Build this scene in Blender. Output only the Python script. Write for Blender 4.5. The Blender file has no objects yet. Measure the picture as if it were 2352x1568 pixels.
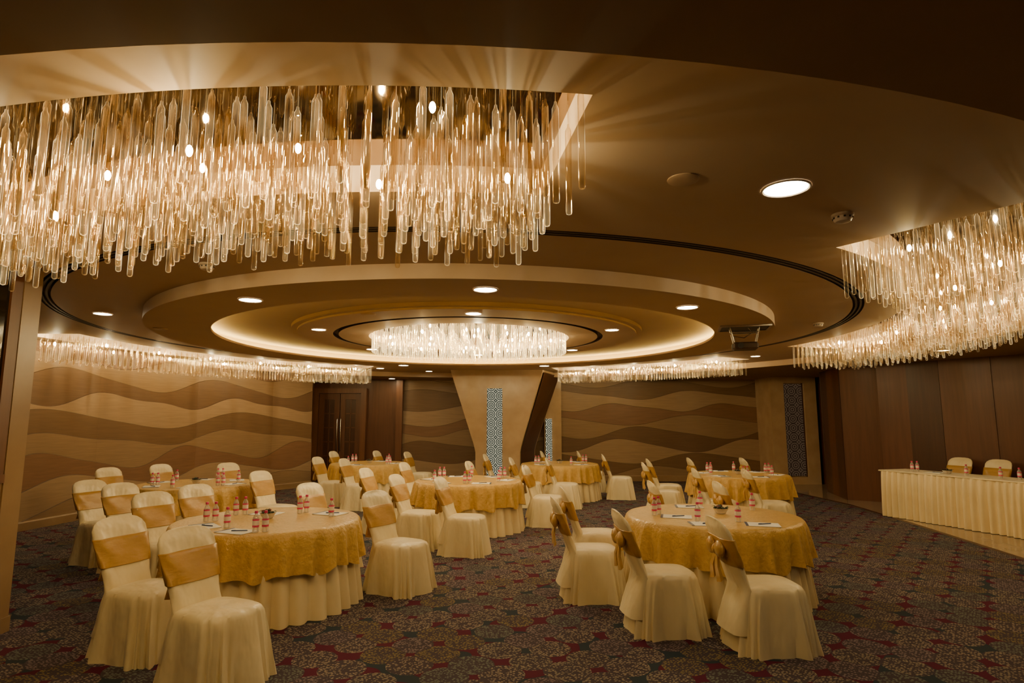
import bpy, math, random
from math import sin, cos, pi, radians
random.seed(7)
CX,CY=-0.65,9.2
COL=bpy.context.scene.collection

# ---------------------------------------------------------------- materials
def new_mat(name):
    m=bpy.data.materials.new(name); m.use_nodes=True
    nt=m.node_tree
    for n in list(nt.nodes): nt.nodes.remove(n)
    out=nt.nodes.new('ShaderNodeOutputMaterial')
    return m,nt,out
def N(nt,t,**kw):
    n=nt.nodes.new(t)
    for k,v in kw.items(): setattr(n,k,v)
    return n
def math_(nt,op,a,b=None):
    n=N(nt,'ShaderNodeMath',operation=op)
    for i,x in enumerate((a,b)):
        if x is None: continue
        if isinstance(x,(int,float)): n.inputs[i].default_value=x
        else: nt.links.new(x,n.inputs[i])
    return n.outputs[0]
def pmat(name,c1,c2=None,rough=.6,metal=0,scale=6,stretch=(1,1,1),bump=0.0,bscale=None,sheen=0,coord='Object',spec=.5,detail=4,bdist=.02):
    m,nt,out=new_mat(name)
    c2=c2 or tuple(x*.85 for x in c1)
    tc=N(nt,'ShaderNodeTexCoord'); mp=N(nt,'ShaderNodeMapping'); mp.inputs['Scale'].default_value=stretch
    nt.links.new(tc.outputs[coord],mp.inputs[0])
    no=N(nt,'ShaderNodeTexNoise'); no.inputs['Scale'].default_value=scale; no.inputs['Detail'].default_value=detail
    nt.links.new(mp.outputs[0],no.inputs[0])
    cr=N(nt,'ShaderNodeValToRGB'); cr.color_ramp.elements[0].position=.3; cr.color_ramp.elements[1].position=.7
    cr.color_ramp.elements[0].color=(*c2,1); cr.color_ramp.elements[1].color=(*c1,1)
    nt.links.new(no.outputs[0],cr.inputs[0])
    p=N(nt,'ShaderNodeBsdfPrincipled'); p.inputs['Roughness'].default_value=rough; p.inputs['Metallic'].default_value=metal
    p.inputs['Specular IOR Level'].default_value=spec
    if sheen: p.inputs['Sheen Weight'].default_value=sheen
    nt.links.new(cr.outputs[0],p.inputs['Base Color'])
    if bump:
        b=N(nt,'ShaderNodeBump'); b.inputs['Strength'].default_value=bump; b.inputs['Distance'].default_value=bdist
        n2=N(nt,'ShaderNodeTexNoise'); n2.inputs['Scale'].default_value=bscale or scale*3; n2.inputs['Detail'].default_value=3
        nt.links.new(mp.outputs[0],n2.inputs[0]); nt.links.new(n2.outputs[0],b.inputs['Height']); nt.links.new(b.outputs[0],p.inputs['Normal'])
    nt.links.new(p.outputs[0],out.inputs[0])
    return m
def emat(name,col,s):
    m,nt,out=new_mat(name)
    e=N(nt,'ShaderNodeEmission'); e.inputs[0].default_value=(*col,1); e.inputs[1].default_value=s
    nt.links.new(e.outputs[0],out.inputs[0]); return m

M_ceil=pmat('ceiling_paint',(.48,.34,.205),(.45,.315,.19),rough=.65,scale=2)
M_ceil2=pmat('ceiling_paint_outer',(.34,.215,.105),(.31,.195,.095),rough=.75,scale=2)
M_frame=pmat('pocket_frame_paint',(.66,.53,.4),(.62,.49,.37),rough=.5)
M_marble=pmat('beige_marble',(.54,.39,.235),(.45,.31,.175),rough=.22,scale=3,detail=8)
M_marblefl=pmat('marble_floor',(.36,.26,.18),(.28,.2,.13),rough=.12,scale=3,detail=8)
M_marblep=pmat('brown_marble',(.33,.22,.12),(.27,.17,.085),rough=.3,scale=3,detail=8)
M_wood=pmat('red_brown_wood',(.13,.048,.019),(.095,.034,.013),rough=.4,scale=3,stretch=(6,6,.4))
M_wood2=pmat('dark_wood',(.07,.026,.012),(.05,.018,.008),rough=.35,scale=3,stretch=(6,6,.4))
M_wood3=pmat('mid_wood',(.17,.068,.027),(.13,.05,.02),rough=.4,scale=3,stretch=(6,6,.4))
M_dark=pmat('dark_glass_panel',(.02,.014,.009),(.015,.01,.007),rough=.06)
M_black=pmat('black_plastic',(.02,.02,.02),(.03,.03,.03),rough=.4)
M_slot=pmat('dark_grille',(.07,.042,.026),(.05,.03,.018),rough=.6)
M_white=pmat('white_plastic',(.5,.42,.34),(.46,.38,.3),rough=.4)
M_cover=pmat('cream_satin_cover',(.86,.75,.48),(.80,.68,.42),rough=.34,scale=5,bump=.9,bscale=4.5,sheen=.1,stretch=(1,1,.5),bdist=.05)
M_sash=pmat('gold_satin_sash',(.52,.30,.075),(.44,.245,.055),rough=.3,scale=6,bump=.25,bscale=10,stretch=(1,1,2.5))
M_skirt=pmat('cream_table_skirt',(.84,.71,.44),(.78,.64,.38),rough=.4,scale=4,bump=.15,bscale=9)
M_gold=pmat('gold_brocade',(.70,.45,.125),(.57,.35,.085),rough=.28,scale=18,bump=.5,bscale=34,detail=6)
M_steel=pmat('steel',(.6,.58,.55),(.5,.48,.45),rough=.25,metal=1)
M_paper=pmat('paper',(.85,.83,.78),(.8,.78,.72),rough=.7)
M_pen=pmat('pen_plastic',(.04,.06,.18),(.03,.05,.14),rough=.3)
M_pink=pmat('magenta_plastic',(.7,.05,.2),(.6,.04,.16),rough=.4)
M_leaf=pmat('dark_foliage',(.05,.07,.03),(.03,.04,.02),rough=.6)
M_flow=pmat('dark_red_petals',(.2,.03,.03),(.12,.02,.02),rough=.6)
M_bulb=emat('lamp_bulb',(1,.78,.40),1400)
M_down=emat('downlight_lens',(1,.82,.5),65)
M_cove=emat('cove_strip',(1,.80,.24),55)

m,nt,out=new_mat('smoked_mirror')
p=N(nt,'ShaderNodeBsdfPrincipled'); p.inputs['Base Color'].default_value=(.26,.18,.10,1); p.inputs['Metallic'].default_value=1
tc=N(nt,'ShaderNodeTexCoord'); no=N(nt,'ShaderNodeTexNoise'); no.inputs['Scale'].default_value=2
mr=N(nt,'ShaderNodeMapRange'); mr.inputs[3].default_value=.02; mr.inputs[4].default_value=.07
nt.links.new(tc.outputs['Object'],no.inputs[0]); nt.links.new(no.outputs[0],mr.inputs[0]); nt.links.new(mr.outputs[0],p.inputs['Roughness'])
nt.links.new(p.outputs[0],out.inputs[0]); M_mirror=m

def tube_mat(name,es,tr,base=.03,f0=.35,f1=.95,nmin=.12,nmax=2.0,nsc=4.5):  # clear glass with painted glow: rim highlights and noise sparkle put in as emission
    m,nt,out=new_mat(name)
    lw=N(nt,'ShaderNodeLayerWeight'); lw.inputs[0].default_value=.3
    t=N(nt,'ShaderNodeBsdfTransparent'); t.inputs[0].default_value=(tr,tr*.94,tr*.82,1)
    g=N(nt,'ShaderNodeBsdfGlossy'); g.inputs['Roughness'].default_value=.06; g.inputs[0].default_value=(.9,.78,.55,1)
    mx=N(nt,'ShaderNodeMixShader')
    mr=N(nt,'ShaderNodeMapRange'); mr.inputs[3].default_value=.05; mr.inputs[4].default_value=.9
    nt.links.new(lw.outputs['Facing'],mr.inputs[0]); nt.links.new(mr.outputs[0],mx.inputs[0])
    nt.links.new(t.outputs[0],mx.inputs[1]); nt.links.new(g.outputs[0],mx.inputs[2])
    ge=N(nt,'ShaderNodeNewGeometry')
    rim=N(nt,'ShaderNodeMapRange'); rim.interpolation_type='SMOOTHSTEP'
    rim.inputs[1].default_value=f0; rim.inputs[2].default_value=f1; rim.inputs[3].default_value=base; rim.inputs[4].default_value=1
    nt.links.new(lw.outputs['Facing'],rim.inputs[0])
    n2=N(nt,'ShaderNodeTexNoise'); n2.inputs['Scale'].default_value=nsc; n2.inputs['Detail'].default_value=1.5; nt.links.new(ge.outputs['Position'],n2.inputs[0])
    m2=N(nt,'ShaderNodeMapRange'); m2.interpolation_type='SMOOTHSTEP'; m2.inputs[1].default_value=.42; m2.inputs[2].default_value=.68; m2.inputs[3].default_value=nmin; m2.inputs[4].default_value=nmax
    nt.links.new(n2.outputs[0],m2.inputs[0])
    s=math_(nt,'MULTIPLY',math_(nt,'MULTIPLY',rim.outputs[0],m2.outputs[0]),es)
    e=N(nt,'ShaderNodeEmission'); e.inputs[0].default_value=(1,.78,.38,1); nt.links.new(s,e.inputs[1])  # emission stands in for bulb light caught in the glass; tubes are no lamps
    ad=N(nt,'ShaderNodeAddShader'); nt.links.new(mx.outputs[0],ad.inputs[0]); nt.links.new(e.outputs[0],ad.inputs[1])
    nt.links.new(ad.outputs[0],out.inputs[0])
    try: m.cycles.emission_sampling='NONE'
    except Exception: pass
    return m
M_tube=tube_mat('painted_glow_tube_near',1.7,.95,.02,.45,.98,.06,2.6,5.5)
M_tube_far=tube_mat('painted_glow_tube_far',1.7,.94,.03,.35,.97,.2,2.0,4)
M_tube_c=tube_mat('painted_glow_tube_center',4.2,.92,.08,.25,.95,.9,1.2)

m,nt,out=new_mat('clear_bottle_plastic')
t=N(nt,'ShaderNodeBsdfTransparent'); p=N(nt,'ShaderNodeBsdfPrincipled'); p.inputs['Base Color'].default_value=(.8,.75,.68,1); p.inputs['Roughness'].default_value=.1
lw=N(nt,'ShaderNodeLayerWeight'); mr=N(nt,'ShaderNodeMapRange'); mr.inputs[3].default_value=.25; mr.inputs[4].default_value=.95
mx=N(nt,'ShaderNodeMixShader'); nt.links.new(lw.outputs['Facing'],mr.inputs[0]); nt.links.new(mr.outputs[0],mx.inputs[0])
nt.links.new(t.outputs[0],mx.inputs[1]); nt.links.new(p.outputs[0],mx.inputs[2]); nt.links.new(mx.outputs[0],out.inputs[0]); M_bottle=m
m,nt,out=new_mat('bottle_label_print')
tc=N(nt,'ShaderNodeTexCoord'); sx=N(nt,'ShaderNodeSeparateXYZ'); nt.links.new(tc.outputs['Object'],sx.inputs[0])
cr=N(nt,'ShaderNodeValToRGB'); cr.color_ramp.interpolation='CONSTANT'
mr=N(nt,'ShaderNodeMapRange'); mr.inputs[1].default_value=.05; mr.inputs[2].default_value=.125
nt.links.new(sx.outputs[2],mr.inputs[0]); nt.links.new(mr.outputs[0],cr.inputs[0])
e=cr.color_ramp.elements; e[0].color=(.7,.06,.2,1); e[1].position=.25; e[1].color=(.82,.74,.68,1)
k=e.new(.80); k.color=(.7,.06,.2,1)
p=N(nt,'ShaderNodeBsdfPrincipled'); nt.links.new(cr.outputs[0],p.inputs['Base Color']); nt.links.new(p.outputs[0],out.inputs[0]); M_label=m

# carpet: overlapping rosettes of pebble dots, burgundy / slate gaps
m,nt,out=new_mat('patterned_carpet')
SC=3.3
tc=N(nt,'ShaderNodeTexCoord'); mp=N(nt,'ShaderNodeMapping'); mp.inputs['Rotation'].default_value=(0,0,radians(38)); mp.inputs['Scale'].default_value=(SC,SC,0)
nt.links.new(tc.outputs['Object'],mp.inputs[0])
v=N(nt,'ShaderNodeTexVoronoi'); v.inputs['Scale'].default_value=1; v.inputs['Randomness'].default_value=.2
nt.links.new(mp.outputs[0],v.inputs[0])
ve=N(nt,'ShaderNodeTexVoronoi',feature='DISTANCE_TO_EDGE'); ve.inputs['Scale'].default_value=1; ve.inputs['Randomness'].default_value=.2
nt.links.new(mp.outputs[0],ve.inputs[0])
d=N(nt,'ShaderNodeTexVoronoi'); d.inputs['Scale'].default_value=15; d.inputs['Randomness'].default_value=.6; nt.links.new(mp.outputs[0],d.inputs[0])
big=math_(nt,'ADD',math_(nt,'MULTIPLY',v.outputs['Distance'],.20),.36)
dots=math_(nt,'LESS_THAN',d.outputs['Distance'],big)
dots=math_(nt,'MULTIPLY',dots,math_(nt,'GREATER_THAN',ve.outputs['Distance'],.022))
ins=math_(nt,'LESS_THAN',v.outputs['Distance'],.55)
sc_=N(nt,'ShaderNodeSeparateColor'); nt.links.new(v.outputs['Color'],sc_.inputs[0])
cr=N(nt,'ShaderNodeValToRGB'); cr.color_ramp.interpolation='CONSTANT'; e=cr.color_ramp.elements
e[0].color=(.25,.205,.165,1); e[1].position=.3; e[1].color=(.20,.16,.075,1)
k=e.new(.5); k.color=(.235,.20,.155,1); k=e.new(.68); k.color=(.14,.16,.14,1); k=e.new(.84); k.color=(.20,.155,.165,1)
nt.links.new(sc_.outputs[0],cr.inputs[0])
mc=N(nt,'ShaderNodeMix',data_type='RGBA'); mc.inputs[6].default_value=(.062,.049,.062,1)
nt.links.new(dots,mc.inputs[0]); nt.links.new(cr.outputs[0],mc.inputs[7])
crg=N(nt,'ShaderNodeValToRGB'); crg.color_ramp.interpolation='CONSTANT'; e=crg.color_ramp.elements
e[0].color=(.085,.014,.034,1); e[1].position=.55; e[1].color=(.03,.042,.055,1)
nz=N(nt,'ShaderNodeTexNoise'); nz.inputs['Scale'].default_value=.8; nz.inputs['Detail'].default_value=0; nt.links.new(mp.outputs[0],nz.inputs[0]); nt.links.new(nz.outputs[0],crg.inputs[0])
m2=N(nt,'ShaderNodeMix',data_type='RGBA'); nt.links.new(ins,m2.inputs[0]); nt.links.new(crg.outputs[0],m2.inputs[6]); nt.links.new(mc.outputs[2],m2.inputs[7])
p=N(nt,'ShaderNodeBsdfPrincipled'); p.inputs['Roughness'].default_value=.95; p.inputs['Specular IOR Level'].default_value=.1
nt.links.new(m2.outputs[2],p.inputs['Base Color']); nt.links.new(p.outputs[0],out.inputs[0]); M_carpet=m

tones=[(.37,.25,.145),(.19,.11,.052),(.30,.195,.105),(.165,.092,.045),(.235,.125,.065)]
M_wave=[pmat('wave_veneer',c,tuple(x*.8 for x in c),rough=.42,scale=5,stretch=(.5,.5,10)) for c in tones]
M_line=pmat('wave_joint',(.10,.056,.03),(.08,.045,.024),rough=.6)

def lattice(name,s,bg,fg,scale=4.3,k=34):
    m,nt,out=new_mat(name)
    tc=N(nt,'ShaderNodeTexCoord'); mp=N(nt,'ShaderNodeMapping'); mp.inputs['Scale'].default_value=(1,0,1); mp.inputs['Location'].default_value=(.07,0,0)
    nt.links.new(tc.outputs['Object'],mp.inputs[0])
    v=N(nt,'ShaderNodeTexVoronoi'); v.inputs['Scale'].default_value=scale; v.inputs['Randomness'].default_value=0
    nt.links.new(mp.outputs[0],v.inputs[0])
    c=math_(nt,'GREATER_THAN',math_(nt,'SINE',math_(nt,'MULTIPLY',v.outputs['Distance'],k)),.0)
    mx=N(nt,'ShaderNodeMix',data_type='RGBA'); mx.inputs[6].default_value=(*bg,1); mx.inputs[7].default_value=(*fg,1); nt.links.new(c,mx.inputs[0])
    e=N(nt,'ShaderNodeEmission'); e.inputs[1].default_value=s; nt.links.new(mx.outputs[2],e.inputs[0]); nt.links.new(e.outputs[0],out.inputs[0])
    return m
M_lat=lattice('backlit_lattice',.55,(.92,.84,.56),(.04,.06,.045))
M_lat2=lattice('dim_lattice',.06,(.95,.58,.32),(.3,.16,.08),4,30)

# ---------------------------------------------------------------- mesh builder
class MB:
    def __init__(s): s.v=[];s.f=[];s.m=[]
    def add(s,vs,fs,mi=0):
        o=len(s.v); s.v+= [tuple(a) for a in vs]; s.f+=[tuple(i+o for i in f) for f in fs]; s.m+=[mi]*len(fs)
    def box(s,x0,x1,y0,y1,z0,z1,mi=0):
        s.add([(x0,y0,z0),(x1,y0,z0),(x1,y1,z0),(x0,y1,z0),(x0,y0,z1),(x1,y0,z1),(x1,y1,z1),(x0,y1,z1)],
          [(0,3,2,1),(4,5,6,7),(0,1,5,4),(1,2,6,5),(2,3,7,6),(3,0,4,7)],mi)
    def bbox(s,x0,x1,y0,y1,z0,z1,b=.01,mi=0):
        def rr(z,i):
            return [(x0+i,y0+i+b,z),(x0+i+b,y0+i,z),(x1-i-b,y0+i,z),(x1-i,y0+i+b,z),(x1-i,y1-i-b,z),(x1-i-b,y1-i,z),(x0+i+b,y1-i,z),(x0+i,y1-i-b,z)]
        s.loft([rr(z0,b),rr(z0+b,0),rr(z1-b,0),rr(z1,b)],True,True,mi)
    def loft(s,R,c0=False,c1=False,mi=0,closed=True):
        n=len(R[0]); vs=[p for r in R for p in r]; fs=[]
        for k in range(len(R)-1):
            for i in range(n if closed else n-1):
                j=(i+1)%n; fs.append((k*n+i,k*n+j,(k+1)*n+j,(k+1)*n+i))
        if c0: fs.append(tuple(reversed(range(n))))
        if c1: fs.append(tuple(range((len(R)-1)*n,len(R)*n)))
        s.add(vs,fs,mi)
    def lathe(s,prof,n=24,mi=0,cx=0,cy=0,c0=True,c1=True):
        s.loft([[(cx+r*cos(2*pi*i/n),cy+r*sin(2*pi*i/n),z) for i in range(n)] for r,z in prof],c0,c1,mi)
    def tube(s,pts,r,n=8,mi=0):
        from mathutils import Vector
        R=[]
        P=[Vector(p) for p in pts]
        for k,p in enumerate(P):
            d=(P[min(k+1,len(P)-1)]-P[max(k-1,0)]).normalized()
            a=d.orthogonal().normalized() if k==0 else (a-d*a.dot(d)).normalized()
            b=d.cross(a); rr=r[k] if isinstance(r,(list,tuple)) else r
            R.append([tuple(p+a*rr*cos(2*pi*i/n)+b*rr*sin(2*pi*i/n)) for i in range(n)])
        s.loft(R,True,True,mi)
    def ell(s,c,r,n=12,mi=0,k=6):
        s.loft([[(c[0]+r[0]*sin(pi*j/k)*cos(2*pi*i/n),c[1]+r[1]*sin(pi*j/k)*sin(2*pi*i/n),c[2]-r[2]*cos(pi*j/k)) for i in range(n)] for j in [.3]+list(range(1,k))+[k-.3]],True,True,mi)
    def mesh(s,name,mats,smooth=True,ang=40):
        me=bpy.data.meshes.new(name); me.from_pydata(s.v,[],s.f)
        for mt in mats: me.materials.append(mt)
        me.polygons.foreach_set('material_index',s.m)
        if smooth:
            me.polygons.foreach_set('use_smooth',[True]*len(me.polygons))
            try: me.set_sharp_from_angle(angle=radians(ang))
            except Exception: pass
        me.update(); return me
def obj(name,me,parent=None,loc=(0,0,0),rot=0,**props):
    o=bpy.data.objects.new(name,me); COL.objects.link(o)
    if parent: o.parent=parent
    o.location=loc; o.rotation_euler=(0,0,rot)
    for k,v in props.items(): o[k]=v
    return o
def empty(name,loc,rot,label,category,group=None):
    o=bpy.data.objects.new(name,None); o.empty_display_size=.1; COL.objects.link(o)
    o.location=loc; o.rotation_euler=(0,0,rot); o['label']=label; o['category']=category
    if group: o['group']=group
    return o
def struct(name,me,**k):
    return obj(name,me,None,kind='structure',**k)

# ---------------------------------------------------------------- floor
b=MB(); b.box(-9.4,11.2,-3.2,18.3,-.1,0); struct('floor',b.mesh('floor',[M_carpet],False))
edge=[(6.3,17.45),(6.75,14.8),(6.9,12.5),(6.7,10.5),(6.35,7.7),(5.9,4.5),(5.6,1)]
oute=[(8.4,17.45),(8.4,14.8),(8.3,12.5),(9.2,10.5),(10.2,7.7),(10.2,4.5),(10.2,1)]
b=MB(); vs=[(x,y,.006) for x,y in edge]+[(x,y,.006) for x,y in oute]; n=len(edge)
b.add(vs,[(i,i+1,n+i+1,n+i) for i in range(n-1)])
for i in range(n-1):
    (x0,y0),(x1,y1)=edge[i],edge[i+1]; b.add([(x0-.05,y0,0.001),(x1-.05,y1,.001),(x1,y1,.012),(x0,y0,.012)],[(0,1,2,3)],1)
struct('trim_1',b.mesh('marble_border',[M_marblefl,M_wood2],False))

# ---------------------------------------------------------------- walls
def path_wall(name,pts,z0,z1,mat,th=.12,side=1):
    b=MB()
    for (x0,y0),(x1,y1) in zip(pts[:-1],pts[1:]):
        L=math.hypot(x1-x0,y1-y0); nx,ny=-(y1-y0)/L*th*side,(x1-x0)/L*th*side
        b.add([(x0,y0,z0),(x1,y1,z0),(x1+nx,y1+ny,z0),(x0+nx,y0+ny,z0),(x0,y0,z1),(x1,y1,z1),(x1+nx,y1+ny,z1),(x0+nx,y0+ny,z1)],
         [(0,3,2,1),(4,5,6,7),(0,1,5,4),(1,2,6,5),(2,3,7,6),(3,0,4,7)])
    return b.mesh(name,[mat],False)
def resample(pts,step=.1):
    out=[];
    acc=0
    for (x0,y0),(x1,y1) in zip(pts[:-1],pts[1:]):
        L=math.hypot(x1-x0,y1-y0); k=max(1,int(L/step))
        for i in range(k):
            t=i/k; out.append((x0+(x1-x0)*t,y0+(y1-y0)*t,acc+L*t,-(y1-y0)/L,(x1-x0)/L))
        acc+=L
    out.append((x1,y1,acc,-(y1-y0)/L,(x1-x0)/L)); return out
def wave_mesh(name,pts,side,seed,z1=3.1):
    rnd=random.Random(seed); S=resample(pts,.08); b=MB(); nl=9; seq=[0,2,1,0,4,2,3,0,1,2,4]
    for i in range(nl):
        base=z1+.05-i*.36; A=rnd.uniform(.10,.18); wl=rnd.uniform(3.0,5.0); ph=rnd.uniform(0,6.28); A2=rnd.uniform(.02,.05)
        off=.008+.012*i
        if i==0: f=lambda u:z1
        else: f=lambda u,base=base,A=A,wl=wl,ph=ph,A2=A2: base+A*sin(2*pi*u/wl+ph)+A2*sin(4*pi*u/wl+ph*2)
        low=max(.0,base-.85)
        V=[];F=[]
        for x,y,u,nx,ny in S:
            X=x+nx*side*off; Y=y+ny*side*off; z=max(f(u),low+.01); X2=x+nx*side*(off-.012); Y2=y+ny*side*(off-.012)
            V+=[(X,Y,low),(X,Y,z),(X2,Y2,z+.008)]
        for k in range(len(S)-1):
            a=3*k; F.append((a,a+3,a+4,a+1))
        b.add(V,F,seq[(i+seed)%len(seq)])
        b.add(V,[(3*k+1,3*k+4,3*k+5,3*k+2) for k in range(len(S)-1)],5)
    return b.mesh(name,M_wave+[M_line],False)
LW=[(-7.8,8.0),(-7.8,9.2),(-7.55,11.0),(-6.9,13.2),(-6.0,15.1),(-5.35,16.1)]
struct('wall_left',path_wall('wall_left',[(-7.8,-2.8)]+LW+[(-5.75,17.5)],0,3.2,M_wood,side=1))
struct('wall_wave_left',wave_mesh('wave_left',LW,-1,4))
def baseboard(name,pts,side,h=.14):
    b=MB(); S=resample(pts,.4)
    R=[[(x+nx*side*a,y+ny*side*a,z) for a,z in ((0,0),(.14,0),(.14,h-.02),(.13,h),(0,h))] for x,y,u,nx,ny in S]
    b.loft(R,True,True); struct(name,b.mesh(name,[M_marblep],False))
baseboard('baseboard_left',LW,-1)
struct('wall_back',path_wall('wall_back',[(-5.75,17.5),(8.5,17.5)],0,3.2,M_wood,side=1))
struct('wall_wave_back',wave_mesh('wave_back',[(-3.15,17.49),(.9,17.49)],-1,11))
struct('wall_wave_back_right',wave_mesh('wave_back_right',[(1.4,17.49),(7.08,17.49)],-1,23))
baseboard('baseboard_back',[(-3.15,17.49),(7.08,17.49)],-1,.16)
struct('wall_near',path_wall('wall_near',[(-7.8,-2.8),(10.3,-2.8)],0,3.2,M_wood,side=-1))
RW=[(8.45,17.5),(8.4,16.3),(7.6,14.8),(7.25,13.3),(7.85,12.9),(8.4,11.8),(10.3,9.0),(10.3,-2.8)]
struct('wall_right',path_wall('wall_right',RW,0,3.2,M_wood,side=1))
b=MB(); S=resample(RW[1:7],.42); rnd=random.Random(3)
for i in range(len(S)-1):
    x0,y0,u,nx,ny=S[i]; x1,y1=S[i+1][0],S[i+1][1]; o=rnd.choice([.012,.02,.028]); mi=rnd.choice([0,0,2,0,1])
    X=[(x0-nx*.0,y0),(x1,y1),(x1-nx*o,y1-ny*o),(x0-nx*o,y0-ny*o)]
    b.add([(x,y,.0) for x,y in X]+[(x,y,3.1) for x,y in X],[(0,1,5,4),(1,2,6,5),(2,3,7,6),(3,0,4,7)],mi)
struct('trim_2',b.mesh('wood_panelling',[M_wood,M_wood2,M_wood3],False))

b=MB(); b.box(7.06,7.42,16.45,17.49,0,3.05); b.box(7.98,8.3,16.45,17.49,0,3.05); b.box(7.42,7.98,16.45,17.49,0,.2); b.box(7.42,7.98,16.45,17.49,2.72,3.05); b.box(7.42,7.98,16.6,17.49,.2,2.72)
struct('wall_pilaster_right',b.mesh('pil',[M_marble],False))
b=MB(); b.box(7.44,7.96,16.56,16.59,.22,2.70);
for x in (7.43,7.97): b.box(x-.012,x+.012,16.53,16.59,.2,2.72,1)
struct('window_1',b.mesh('lat',[M_lat2,M_wood2],False))
b=MB(); b.box(.92,1.4,17.2,17.49,0,3.05); struct('wall_pilaster_back',b.mesh('pil2',[M_marble],False))
b=MB(); b.box(.95,1.13,17.16,17.195,.5,1.75); struct('window_2',b.mesh('lat2',[M_lat],False))

b=MB()
for x0,x1,z0,z1 in ((-5.72,-5.55,0,2.62),(-4.33,-4.18,0,2.62),(-5.55,-4.33,2.48,2.62)): b.box(x0,x1,17.3,17.49,z0,z1)
struct('trim_3',b.mesh('door_frame',[M_wood3],False))
for k,(x0,x1) in enumerate(((-5.54,-4.95),(-4.93,-4.34))):
    b=MB(); w=.15
    b.box(x0,x0+w,17.36,17.42,.01,2.47); b.box(x1-w,x1,17.36,17.42,.01,2.47); b.box(x0+w,x1-w,17.36,17.42,.01,.3); b.box(x0+w,x1-w,17.36,17.42,2.3,2.47)
    b.box(x0+w,x1-w,17.385,17.40,.3,2.3,1)
    for z in (.7,1.1,1.5,1.9): b.box(x0+w,x1-w,17.37,17.41,z-.015,z+.015)
    b.box((x0+x1)/2-.012,(x0+x1)/2+.012,17.37,17.41,.3,2.3)
    d=struct('door_%d'%(k+1),b.mesh('door_leaf',[M_wood,M_wood2],False))
    h=MB(); hx=-4.99 if k==0 else -4.89
    h.tube([(hx,17.36,.85),(hx,17.30,.85),(hx,17.29,.88),(hx,17.29,1.72),(hx,17.30,1.75),(hx,17.36,1.75)],.014)
    obj('door_handle',h.mesh('door_handle',[M_steel]),d,label='tall steel pull handle')
b=MB(); b.box(-3.32,-3.14,17.3,17.49,0,3.05); struct('trim_4',b.mesh('slim_post',[M_wood3],False))

# central flared column
lev=[(0,0),(.55,0),(.9,0),(1.0,.03),(1.15,.09),(3.02,1)]
B0=[(-.93,15.5),(.2,15.5),(.62,16.5),(-.7,16.5)]; T0=[(-1.6,15.5),(.80,15.5),(1.35,17.0),(-1.35,17.0)]
def q(t): return [(B0[i][0]+(T0[i][0]-B0[i][0])*t,B0[i][1]+(T0[i][1]-B0[i][1])*t) for i in range(4)]
b=MB(); b.loft([[(x,y,z) for x,y in q(t)] for z,t in lev],True,True)
col=obj('column',b.mesh('column',[M_marble],False),label='flared beige marble column with backlit lattice strip',category='column')
b=MB(); b.box(-.64,-.25,15.46,15.495,.12,2.52); obj('lattice_panel',b.mesh('lat3',[M_lat],False),col,label='backlit white lattice strip')
b=MB(); F=[]
for z,t in lev[1:]:
    Q=q(t); (x0,y0),(x1,y1)=Q[1],Q[2]
    if z>2.9: z=2.94
    F.append([(x0+(x1-x0)*a+.02,y0+(y1-y0)*a-.012,z) for a in (.04,.92)])
b.loft(F,False,False,0,closed=False); obj('side_panel',b.mesh('side_panel',[M_wood2],False),col,label='dark wood inlay on column side')

# near portal pillar
b=MB(); b.box(-4.3,-4.115,4.97,5.16,0,3.02); b.box(-4.31,-4.105,4.96,5.17,0,.12)
pl=obj('pillar',b.mesh('pillar',[M_marblep],False),label='beige marble pillar edging a dark glass panel',category='pillar')
b=MB(); b.box(-4.3,-4.14,3.9,4.9,1.25,3.0,0); b.box(-4.3,-4.125,3.9,4.97,0,1.2,1); b.box(-4.3,-4.11,3.9,4.97,1.2,1.27,2); b.box(-4.3,-4.12,4.86,4.965,1.27,3.0,2)
obj('glass_panel',b.mesh('glass_panel',[M_dark,M_marblep,M_wood3],False),pl,label='dark glossy panel over marble dado')

# ---------------------------------------------------------------- ceiling
Z=3.0
pockets=[(-29,8,5.9,7.0),(33,104,5.7,7.0),(122,164,5.9,6.75),(-153,-88,5.9,6.75)]
def P(r,a,z): a=radians(a); return (r*sin(a),-r*cos(a),z)
b=MB()
def ringband(r0,r1,z0,z1,mi=0,a0=-180,a1=180,st=2):
    k=int(round((a1-a0)/st)); V=[];F=[]
    for i in range(k+1):
        a=a0+(a1-a0)*i/k; V+=[P(r0,a,z0),P(r1,a,z1)]
    for i in range(k): F.append((2*i,2*i+1,2*i+3,2*i+2))
    b.add(V,F,mi)
RO=7.45
redges=[5.3,5.7,5.9,6.75,7.0,RO]
for ra,rb in zip(redges[:-1],redges[1:]):
    for a in range(-180,180):
        am=a+.5; rm=(ra+rb)/2
        if any(p[0]<am<p[1] and p[2]<rm<p[3] for p in pockets): continue
        b.add([P(ra,a,Z),P(rb,a,Z),P(rb,a+1,Z),P(ra,a+1,Z)],[(0,1,2,3)])
for a0,a1,r0,r1 in pockets:
    ringband(r0,r0,Z,Z+.16,1,a0,a1,1); ringband(r1,r1,Z,Z+.16,1,a0,a1,1)
    for a in (a0,a1): b.add([P(r0,a,Z),P(r1,a,Z),P(r1,a,Z+.16),P(r0,a,Z+.16)],[(0,1,2,3)],1)
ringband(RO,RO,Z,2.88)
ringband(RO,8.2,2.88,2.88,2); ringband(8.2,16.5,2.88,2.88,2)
for r0,r1 in ((5.16,5.185),(5.205,5.23),(5.25,5.275)):
    ringband(r0,r0,Z,Z+.04,3); ringband(r1,r1,Z,Z+.04,3); ringband(r0,r1,Z+.04,Z+.04,3)
for r0,r1 in ((5.185,5.205),(5.23,5.25)): ringband(r0,r1,Z,Z,3)
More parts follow.
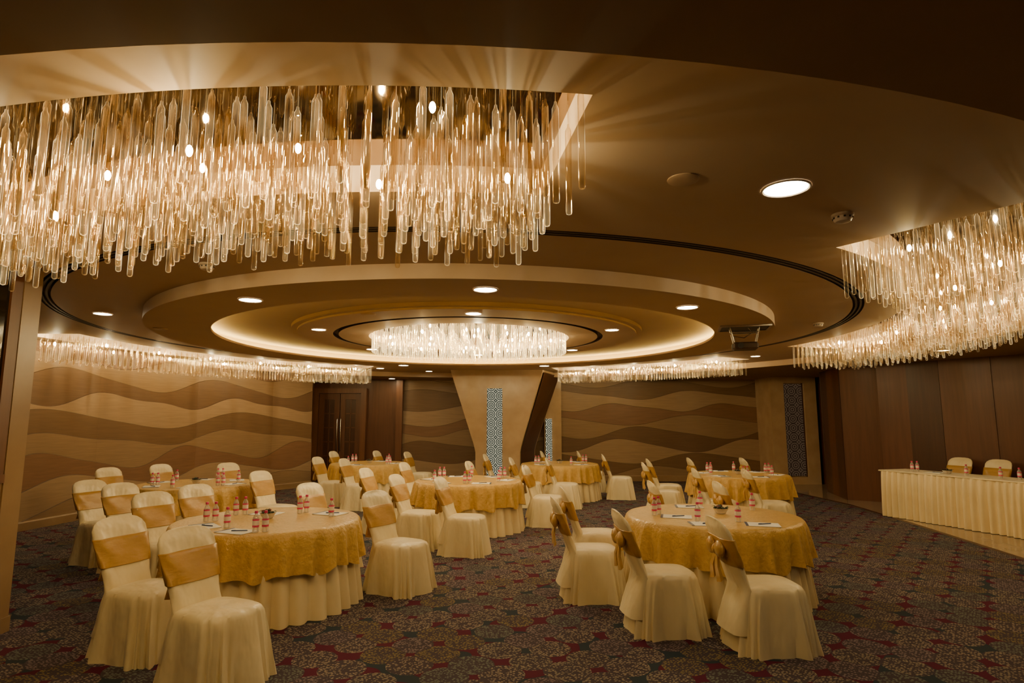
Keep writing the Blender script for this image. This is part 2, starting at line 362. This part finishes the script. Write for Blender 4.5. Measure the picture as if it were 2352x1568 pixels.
ringband(4.32,5.16,Z,Z); ringband(5.275,5.30,Z,Z)
ringband(4.32,4.32,2.87,Z,1)
ringband(3.58,4.32,2.87,2.87)
ringband(3.58,3.58,2.87,2.90); ringband(3.58,3.60,2.90,2.90); ringband(3.60,3.60,2.88,2.90); ringband(3.60,3.86,2.88,2.88)
ringband(3.86,3.86,2.88,3.02,0); ringband(2.6,3.86,3.02,3.02)
ringband(2.6,2.6,2.975,3.02,2); ringband(2.52,2.6,2.975,2.975); ringband(2.52,2.52,2.95,2.975); ringband(2.03,2.52,2.95,2.95)
ringband(2.03,2.03,2.95,3.0,3); ringband(1.95,1.95,2.95,3.0,3); ringband(1.95,2.03,3.0,3.0,3)
ringband(1.52,1.95,2.95,2.95); ringband(1.52,1.52,2.95,3.05,1); ringband(0.01,1.52,3.05,3.05,0)
o=struct('ceiling',b.mesh('ceiling',[M_ceil,M_frame,M_ceil2,M_slot],True,30),loc=(CX,CY,0))
b=MB(); ringband(3.74,3.79,2.892,2.892,0); me=b.mesh('cove_strip',[M_cove],False)
obj('cove_light',me,loc=(CX,CY,0),label='warm cove light strip hidden in circular ceiling recess',category='light')

dl=MB(); dl.lathe([(.120,0),(.120,-.006),(.112,-.009),(.105,-.004)],28,0,c0=False,c1=False); me_ring=dl.mesh('downlight_trim',[M_white])
dl=MB(); dl.lathe([(.106,-.003),(.06,-.006)],28,0,c0=True); me_len=dl.mesh('downlight_lens',[M_down])
def downlight(x,y,z,s=1.0):
    r=obj('downlight',me_ring,loc=(x,y,z-.0005),label='round recessed ceiling downlight, glowing warm white',category='light',group='recessed ceiling downlights')
    r.scale=(s,s,1); obj('lens',me_len,r)
downlight(1.545,3.247,3,1.1)
for a in (6,-29,39,-155,160):
    x,y,_=P(3.93,a,0); downlight(CX+x,CY+y,2.87,.95)
for a in (5,-64,65,-126,130,180):
    x,y,_=P(2.25,a,0); downlight(CX+x,CY+y,2.95,.85)
for a in (-66,-102,-128,-150,116,140):
    x,y,_=P(4.78,a,0); downlight(CX+x,CY+y,3.0,.9)
for x,y in [(-3.3,15.0),(-2.2,15.9),(-1.15,16.0),(4.95,12.15)]: downlight(x,y,3.0,.85)
for x,y in [(7.3,10.1),(-3.4,17.0),(3.5,1.0)]: downlight(x,y,2.88,.85)

sd=MB(); sd.lathe([(.065,0),(.065,-.015),(.055,-.02),(.055,-.035),(.045,-.05),(.02,-.055)],24,0,c0=False)
for i in range(10):
    a=2*pi*i/10; sd.box(.052*cos(a)-.006,.052*cos(a)+.006,.052*sin(a)-.006,.052*sin(a)+.006,-.033,-.022,1)
me_sd=sd.mesh('smoke_detector',[M_white,M_black])
for x,y,z in [(2.1,3.68,3),(-2.55,4.9,3.0),(4.12,7.98,3)]:
    obj('smoke_detector',me_sd,loc=(x,y,z),label='white round ceiling smoke detector',category='smoke detector',group='ceiling smoke detectors')
sd=MB(); sd.lathe([(.085,0),(.085,-.006),(.07,-.012),(.03,-.012)],24,0,c0=False); me=sd.mesh('ceiling_vent',[M_ceil])
for x,y,z in [(.93,3.12,3),(-4.5,7.6,2.87),(-1.7,7.0,2.95)]:
    obj('ceiling_speaker',me,loc=(x,y,z),label='flat round flush ceiling speaker disc',category='speaker',group='ceiling speakers')

# projector
pr=empty('projector',(2.93,7.5,2.58),radians(-15),'ceiling-mounted projector on a wire bracket','projector')
b=MB(); b.bbox(-.15,.15,-.12,.12,0,.09,.02)
for i in range(6): b.box(-.155,-.15,-.08+i*.025,-.07+i*.025,.02,.07,1)
obj('body',b.mesh('projector_body',[M_slot,M_black],True,30),pr)
b=MB(); b.tube([(-.06,-.12,.045),(-.06,-.15,.045)],.035,16); b.tube([(-.06,-.15,.045),(-.06,-.155,.045)],.024,16); obj('lens',b.mesh('projector_lens',[M_black]),pr)
b=MB()
for x in (-.13,.13):
    for y in (-.08,.08): b.tube([(x,y,.09),(x*1.3,y,.28)],.007,6)
b.tube([(-.17,-.08,.22),(.17,-.08,.22)],.007,6); b.tube([(-.17,.08,.22),(.17,.08,.22)],.007,6)
for x0,x1,y0,y1 in ((-.30,.30,-.22,-.20),(-.30,.30,.20,.22),(-.30,-.28,-.20,.20),(.28,.30,-.20,.20)): b.box(x0,x1,y0,y1,.268,.289)
b.tube([(-.1,.0,.09),(-.13,.02,.18),(.0,.05,.16),(.1,.02,.22),(.05,0,.28)],.006,6)
obj('bracket',b.mesh('projector_bracket',[M_steel]),pr)
b=MB(); b.box(-.28,.28,-.20,.20,.278,.2885); obj('recess_plate',b.mesh('recess_plate',[M_black],False),pr,label='dark rectangular ceiling opening plate')

# ---------------------------------------------------------------- chandeliers
def tube_verts(mb,x,y,zt,L,r,n,ztop,mi=0):
    prof=[(r*.35,zt),(r*.4,zt-.012),(r*.95,zt-.03),(r,zt-.05),(r,zt-L+.012),(r*.8,zt-L+.003),(r*.35,zt-L)]
    if n<8: prof=[(r*.4,zt),(r,zt-.03),(r,zt-L+.01),(r*.4,zt-L)]
    mb.lathe(prof,n,mi,x,y)
    if ztop-zt>.01: mb.loft([[(x+.002*cos(k*2.1),y+.002*sin(k*2.1),z) for k in range(3)] for z in (zt,ztop)],False,False,mi)
bulbm=MB(); bulbm.ell((0,0,0),(.014,.014,.025),10); me_bulb=bulbm.mesh('bulb',[M_bulb])
def chandelier(label,positions,zt,L,r,ztop,mat,bulbs,plate,near_n,n_hi=12,jit=.03,n_lo=6):
    root=empty('chandelier',(CX,CY,ztop),0,label,'chandelier')
    root['group']='glass tube chandeliers'
    def loc(x,y,z): return (x-CX,y-CY,z-ztop)
    obj('mirror_plate',plate,root)
    pos=[]
    for (x,y,ph) in positions:
        pos.append((x,y,zt+ph*jit+random.uniform(-jit,jit)*.3))
    pos.sort(key=lambda p:p[0]**2+p[1]**2-(5 if abs(p[0]/max(p[1],.1))<.85 else 0))
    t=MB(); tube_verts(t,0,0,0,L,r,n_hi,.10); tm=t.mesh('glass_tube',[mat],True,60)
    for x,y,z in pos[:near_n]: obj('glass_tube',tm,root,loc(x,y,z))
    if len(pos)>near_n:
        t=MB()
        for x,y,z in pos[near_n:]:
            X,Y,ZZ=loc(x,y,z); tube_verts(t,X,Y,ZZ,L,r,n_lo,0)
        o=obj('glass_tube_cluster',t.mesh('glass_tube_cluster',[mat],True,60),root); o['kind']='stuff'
    for x,y,z in bulbs: obj('bulb',me_bulb,root,loc(x,y,z))
def arcpos(a0,a1,r0,r1,sp,drop=None,skew=0):
    out=[]; nr=int((r1-r0-.08)/sp); k=int(radians(a1-a0)*(r0+r1)/2/sp)
    for i in range(nr+1):
        r=r0+.05+i*(r1-r0-.1)/nr
        for j in range(k):
            if drop and drop(i,j,nr,k): continue
            a=a0+(j+.08+.84*((skew*i)%1 if skew else .5))*(a1-a0)/k
            x,y,_=P(r,a,0); out.append((CX+x,CY+y,((i+2*j)%3)-1))
    return out
def arcbulbs(a0,a1,rs,n,z,sh=.055):
    out=[]
    for i in range(n):
        a=a0+(i+.5)*(a1-a0)/n; x,y,_=P(rs[i%len(rs)]+sh,a,0); out.append((CX+x,CY+y,z[i%len(z)]))
    return out
def plate(a0,a1,r0,r1,name='mirror_plate'):
    global b
    sv=b; b=MB(); ringband(r0+.003,r1-.003,-.001,-.001,0,a0,a1,1); me=b.mesh(name,[M_mirror],False); b=sv; return me
ZP=Z+.16
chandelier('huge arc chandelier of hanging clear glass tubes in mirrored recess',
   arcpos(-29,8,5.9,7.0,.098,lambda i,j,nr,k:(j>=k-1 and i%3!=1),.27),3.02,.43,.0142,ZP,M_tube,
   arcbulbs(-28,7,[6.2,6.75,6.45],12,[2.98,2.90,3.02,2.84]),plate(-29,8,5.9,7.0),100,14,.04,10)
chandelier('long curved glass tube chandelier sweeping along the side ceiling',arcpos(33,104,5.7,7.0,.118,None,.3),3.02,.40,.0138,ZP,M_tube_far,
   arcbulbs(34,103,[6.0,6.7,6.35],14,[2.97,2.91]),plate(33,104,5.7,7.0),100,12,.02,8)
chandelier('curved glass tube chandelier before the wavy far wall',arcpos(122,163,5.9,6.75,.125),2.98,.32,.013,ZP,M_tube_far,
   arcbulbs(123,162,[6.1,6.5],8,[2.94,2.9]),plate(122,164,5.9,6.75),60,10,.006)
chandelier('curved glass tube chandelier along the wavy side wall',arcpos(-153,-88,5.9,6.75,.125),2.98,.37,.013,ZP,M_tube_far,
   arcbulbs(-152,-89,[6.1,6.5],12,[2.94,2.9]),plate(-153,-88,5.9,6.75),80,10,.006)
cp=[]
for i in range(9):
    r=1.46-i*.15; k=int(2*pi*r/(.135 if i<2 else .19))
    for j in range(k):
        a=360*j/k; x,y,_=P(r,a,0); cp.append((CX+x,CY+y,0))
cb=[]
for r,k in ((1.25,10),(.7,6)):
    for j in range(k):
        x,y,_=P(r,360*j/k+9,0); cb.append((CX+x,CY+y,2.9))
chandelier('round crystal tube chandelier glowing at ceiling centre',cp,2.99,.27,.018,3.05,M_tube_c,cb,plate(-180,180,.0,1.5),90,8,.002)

# ---------------------------------------------------------------- chairs
def sgnp(v,p): return math.copysign(abs(v)**p,v)
def build_chair():
    n=120
    def ring(hx,hy,z,cx=0,e=.5,fold=0,ph=0):
        R=[]
        for i in range(n):
            a=2*pi*i/n; x=hx*sgnp(cos(a),e); y=hy*sgnp(sin(a),e)
            k=1+fold*(sin(9*a+ph)+.8*sin(14*a+1+ph)+.7*sin(23*a)+.4*sin(37*a+2))
            R.append((cx+x*k,y*k,z))
        return R
    s=MB()
    L=[(.300,.264,.0,.058,.45),(.293,.259,.05,.052,.45),(.279,.248,.16,.040,.45),(.263,.237,.30,.028,.47),(.250,.228,.39,.017,.5),(.244,.223,.435,.009,.52),(.232,.212,.462,.003,.54),(.205,.187,.477,0,.58),(.14,.125,.486,0,.7),(.07,.06,.489,0,.8)]
    s.loft([ring(hx,hy,z,0,e,f,z*3) for hx,hy,z,f,e in L],False,True)
    seat=s.mesh('seat_cover',[M_cover])
    bk=MB()
    def brow(z,grow=0,wr=0):
        t=(z-.45)/.5; cx=-.195-.165*t-.02*max(0,t)**2
        ws=[(.14,.205),(.28,.20),(.45,.190),(.55,.184),(.65,.194),(.75,.209),(.83,.217),(.88,.212),(.915,.196),(.94,.165),(.955,.115),(.96,.06)]
        for (za,wa),(zb,wb) in zip(ws[:-1],ws[1:]):
            if za<=z<=zb+1e-6: w=wa+(wb-wa)*(z-za)/(zb-za); break
        th=.040-.010*t if z<.9 else .030*max(.35,(.965-z)/.065)
        if z<.45: th+=(.45-z)*.12; cx-=(.45-z)*.52
        R=[]
        for i in range(48):
            a=2*pi*i/48; x=(th+grow)*sgnp(cos(a),.8); y=(w+grow)*sgnp(sin(a),.6)
            R.append((cx+x-.018*(1-(y/.22)**2)+wr*sin(11*a+z*60)+.006*sin(5*a+z*22)*(z<.9),y,z))
        return R
    bk.loft([brow(z) for z in (.14,.22,.30,.38,.45,.5,.55,.6,.65,.7,.75,.8,.83,.86,.88,.9,.915,.93,.94,.95,.955,.96)],True,True)
    back=bk.mesh('backrest',[M_cover])
    sa=MB(); sa.loft([brow(z,g,w) for z,g,w in ((.615,.005,0),(.62,.010,.0005),(.66,.011,.001),(.70,.012,.0015),(.73,.011,.001),(.76,.012,.001),(.79,.011,.001),(.815,.010,.0005),(.82,.004,0))],False,False)
    sash=sa.mesh('sash',[M_sash])
    bo=MB(); bx=-.355
    bo.ell((bx-.02,0,.72),(.03,.03,.04))
    for sg in (-1,1):
        bo.ell((bx-.02,sg*.085,.735),(.035,.075,.065))
        bo.loft([[(bx-.02,sg*.01-.02,.70),(bx-.005,sg*.01-.02,.70),(bx-.005,sg*.01+.02,.70),(bx-.02,sg*.01+.02,.70)],
                 [(bx-.04,sg*.05-.03,.6),(bx-.02,sg*.05-.03,.6),(bx-.02,sg*.05+.03,.6),(bx-.04,sg*.05+.03,.6)],
                 [(bx-.03,sg*.07-.045,.50),(bx-.01,sg*.07-.045,.52),(bx-.01,sg*.07+.045,.50),(bx-.03,sg*.07+.045,.48)]],True,True)
    bow=bo.mesh('bow',[M_sash])
    return seat,back,sash,bow
CH=build_chair()
def chair_at(x,y,deg,label='cream satin covered banquet chair with gold sash, at round table',s=1.0):
    r=empty('banquet_chair',(x,y,0),radians(deg),label,'chair','covered banquet chairs')
    for nm,me in zip(('seat_cover','backrest','sash','bow'),CH): obj(nm,me,r)
    r.scale=(s,s,s)
def chair_b(X,Y,deg,s=1.0):
    a=radians(deg); chair_at(X+.35*cos(a),Y+.35*sin(a),deg,s=s)
for c in [(-2.27,4.34,-24),(-3.05,4.82,-20),(-3.76,6.45,-30),(-3.70,7.2,-30),(-2.42,7.36,-25),(-1.44,6.54,-30),
          (-4.68,7.35,-28),(-5.3,7.72,-22),(-6.42,9.75,-20),(-6.02,10.5,-20),(-5.03,10.85,-30),(-3.73,9.1,-22),
          (-2.3,9.66,-14),(-1.6,8.52,-16),(-.94,8.14,-14),(.24,10.25,-16),(-1.92,10.95,-14),(-.78,11.25,-14),
          (-4.0,12.6,-12),(-3.3,12.05,-12),(-4.35,14.9,-12),(-3.35,15.15,-12),(-2.5,14.65,-12),
          (-.58,13.62,-8),(0.0,12.38,-8),(.72,12.22,-8),(.75,15.0,-8),(1.65,15.0,-8),(2.05,13.6,-8),
          (2.38,10.95,-4),(2.68,11.95,-4),(2.9,9.65,-4),(3.62,9.45,-4),(3.58,12.28,-4),(4.65,12.28,-4),
          (.44,6.1,2),(.60,6.95,2),(.91,5.18,4),(1.60,4.82,2),(1.75,7.62,0),(2.55,7.55,0)]:
    chair_b(*c)
for x,y in [(8.0,11.29),(8.24,10.70),(8.5,10.08)]: chair_at(x,y,197,'cream satin covered chair behind the skirted long table',1.06)

# ---------------------------------------------------------------- round tables
def build_table():
    n=360; sk=MB(); R=[]
    for z in (.0,.06,.15,.3,.45,.6,.72,.742):
        t=1-z/.742; row=[]
        for i in range(n):
            a=2*pi*i/n; ph=34*a+1.1*sin(5*a); f=.042*(abs(sin(ph/2))*2-1)+.012*sin(11*a+1)
            r=.82+t*.085+(t**.7)*f+.004*sin(ph)
            row.append((r*cos(a),r*sin(a),max(z,.003)))
        R.append(row)
    sk.loft(R,False,True); skm=sk.mesh('table_skirt',[M_skirt],True,60)
    ov=MB(); R=[]
    for k,(r,z) in enumerate([(.1,.758),(.5,.758),(.84,.758),(.868,.754),(.885,.738)]):
        R.append([(r*cos(2*pi*i/n),r*sin(2*pi*i/n),z) for i in range(n)])
    for t in (.15,.35,.6,.85,1.0):
        row=[]
        for i in range(n):
            a=2*pi*i/n; f=.030*sin(28*a+1.2*sin(3*a))+.016*sin(13*a+2)+.013*sin(47*a)
            hem=.40+.022*sin(11*a)+.012*sin(22*a+1)
            r=.897+t*(.03+f); z=.738+(hem-.738)*t
            row.append((r*cos(a),r*sin(a),z))
        R.append(row)
    ov.loft(R,True,False); ovm=ov.mesh('table_overlay',[M_gold],True,60)
    return skm,ovm
TB=build_table()
tables=[(-2.35,5.98),(2.02,6.25),(-.70,9.85),(-4.78,9.3),(-3.2,13.7),(1.06,13.6),(4.03,10.9)]
for i,(x,y) in enumerate(tables):
    r=empty('banquet_table',(x,y,0),radians(37*i),'round banquet table with gold brocade overlay and cream skirt','table','round banquet tables')
    r.scale=(.965,.965,1)
    obj('table_skirt',TB[0],r,label='cream pleated skirt'); obj('table_overlay',TB[1],r,label='gold brocade overlay')

TZ=.7585
bt=MB(); bt.lathe([(.022,0),(.029,.004),(.03,.02),(.028,.035),(.03,.05),(.03,.12),(.027,.14),(.013,.165),(.012,.18)],16); me_bt=bt.mesh('water_bottle',[M_bottle])
bt=MB(); bt.lathe([(.0306,.05),(.031,.052),(.031,.123),(.0306,.125)],16,0,c0=False,c1=False); me_lb=bt.mesh('bottle_label',[M_label])
bt=MB(); bt.lathe([(.0145,.175),(.0155,.177),(.0155,.195),(.013,.199)],16); me_cap=bt.mesh('bottle_cap',[M_pink])
def bottle(x,y,z=TZ):
    o=obj('water_bottle',me_bt,loc=(x,y,z),rot=random.uniform(0,6),label='small clear water bottle with magenta cap and label',category='bottle',group='water bottles on tables')
    o.scale=(.9,.9,.9)
    obj('bottle_label',me_lb,o); obj('bottle_cap',me_cap,o)
npb=MB(); npb.bbox(-.105,.105,-.148,.148,0,.006,.002,0); npb.box(-.105,.105,.125,.1485,.0055,.0075,1)
me_np=npb.mesh('notepad',[M_paper,M_pen],False)
pb=MB(); pb.tube([(0,-.07,.005),(0,-.06,.005),(0,.06,.005),(0,.066,.005)],[.001,.0045,.0045,.003],8); pb.box(-.001,.001,.03,.062,.008,.011); me_pen=pb.mesh('pen',[M_pen])
def pad(x,y,rot,z=TZ):
    obj('notepad',me_np,loc=(x,y,z),rot=rot,label='white notepad lying on gold tablecloth',category='notepad',group='notepads on tables')
    obj('pen',me_pen,loc=(x+.02,y,z+.0062),rot=rot+.5,label='dark ballpoint pen resting on notepad',category='pen',group='pens on notepads')
vb=MB(); vb.lathe([(.035,0),(.045,.004),(.06,.03),(.075,.055),(.078,.058),(.07,.05),(.05,.03)],20,c1=True); me_v=vb.mesh('flower_bowl',[M_bottle])
fb=MB(); rr=random.Random(5)
for i in range(16):
    a=rr.uniform(0,6.28); d=rr.uniform(.01,.06); fb.ell((d*cos(a),d*sin(a),.05+rr.uniform(0,.03)),(.016,.016,.012),8,rr.choice([0,0,1]),4)
for i in range(10):
    a=rr.uniform(0,6.28); fb.loft([[(.02*cos(a),.02*sin(a),.045),(.022*cos(a+.5),.022*sin(a+.5),.045)],[(.07*cos(a-.1),.07*sin(a-.1),.075),(.07*cos(a+.3),.07*sin(a+.3),.078)],[(.10*cos(a+.1),.10*sin(a+.1),.068),(.10*cos(a+.12),.10*sin(a+.12),.068)]],False,False,0,closed=False)
me_f=fb.mesh('flowers',[M_leaf,M_flow])
def vase(x,y,z=TZ):
    o=obj('flower_bowl',me_v,loc=(x,y,z),label='small glass bowl with dark flowers',category='centerpiece',group='table centrepieces')
    obj('flowers',me_f,o)
for x,y in [(-2.88,5.83),(-2.81,5.86),(-2.53,5.5),(-2.78,6.22),(-2.70,6.25),(-2.18,5.27),(-2.11,5.3),(-2.17,6.32),(-2.13,6.4),(-1.79,6.12),
            (1.43,6.2),(1.49,6.28),(1.75,5.83),(2.12,5.8),(2.05,6.72),(2.55,6.55)]: bottle(x,y)
for x,y,r in [(-2.35,5.3,1.2),(-2.75,5.55,.7),(-2.5,6.3,1.4),(-1.85,6.3,1.2),(1.62,6.1,1.3),(1.78,5.68,1.5),(2.28,5.64,1.3),(1.95,6.8,1.4)]: pad(x,y,r)
vase(-2.37,6.0); vase(2.13,6.3)
for i,(x,y) in enumerate(tables[2:]):
    vase(x,y)
    for k in range(6 if y<12 else 4):
        a=2*pi*k/(6 if y<12 else 4)+.5+i; bx,by=x+.58*cos(a),y+.58*sin(a); bottle(bx,by)
        if k%2==0: bottle(bx+.07,by+.02)
        pad(x+.62*cos(a+.42),y+.62*sin(a+.42),a)

# ---------------------------------------------------------------- long skirted table
dx,dy=.31,-.951; L=3.0; ang=math.atan2(dy,dx)
lt=empty('buffet_table',(6.72,11.15,0),ang,'long rectangular table with cream pleated draped skirt','table')
b=MB()
def pedge(st=.0125):
    P=[]; k=int(L/st); q_=int(.6/st)
    for i in range(k+1): P.append((L*i/k,0,0,-1))
    for i in range(1,q_): P.append((L,.6*i/q_,1,0))
    for i in range(k+1): P.append((L-L*i/k,.6,0,1))
    for i in range(1,q_): P.append((0,.6-.6*i/q_,-1,0))
    return P
E=pedge(); R=[]
for z,am in ((0.013,.036),(.2,.034),(.5,.028),(.74,.020),(.80,.010)):
    row=[]
    for u,(x,y,nx,ny) in enumerate(E):
        ph=u*.70+1.4*sin(u*.07); w=am*(abs(sin(ph/2))*2-.6)+am+.004+ (am*.5)*sin(u*.11)
        row.append((x+nx*w,y+ny*w,z))
    R.append(row)
b.loft(R,False,False); obj('table_skirt',b.mesh('long_skirt',[M_skirt],True,70),lt)
b=MB(); b.bbox(-.035,L+.035,-.035,.635,.792,.815,.006); obj('table_top',b.mesh('long_top',[M_cover],True,30),lt)
def lp(u,v): return (6.72+dx*u-dy*v, 11.15+dy*u+dx*v)
for u,v in [(.45,.2),(.5,.26),(1.35,.25),(1.9,.2),(2.1,.3)]:
    x,y=lp(u,v); bottle(x,y,.8155)
x,y=lp(1.0,.3); vase(x,y,.8155)
x,y=lp(.8,.3); pad(x,y,.3,.8155)

# ---------------------------------------------------------------- world, camera
w=bpy.data.worlds.new('World'); bpy.context.scene.world=w; w.use_nodes=True
w.node_tree.nodes['Background'].inputs[0].default_value=(.02,.014,.008,1); w.node_tree.nodes['Background'].inputs[1].default_value=1
cam=bpy.data.cameras.new('camera'); co=bpy.data.objects.new('camera',cam); COL.objects.link(co)
cam.sensor_width=36; cam.lens=21.12; cam.clip_start=.05
co.location=(0,0,1.7); co.rotation_euler=(radians(90+7.5),0,0)
bpy.context.scene.camera=co
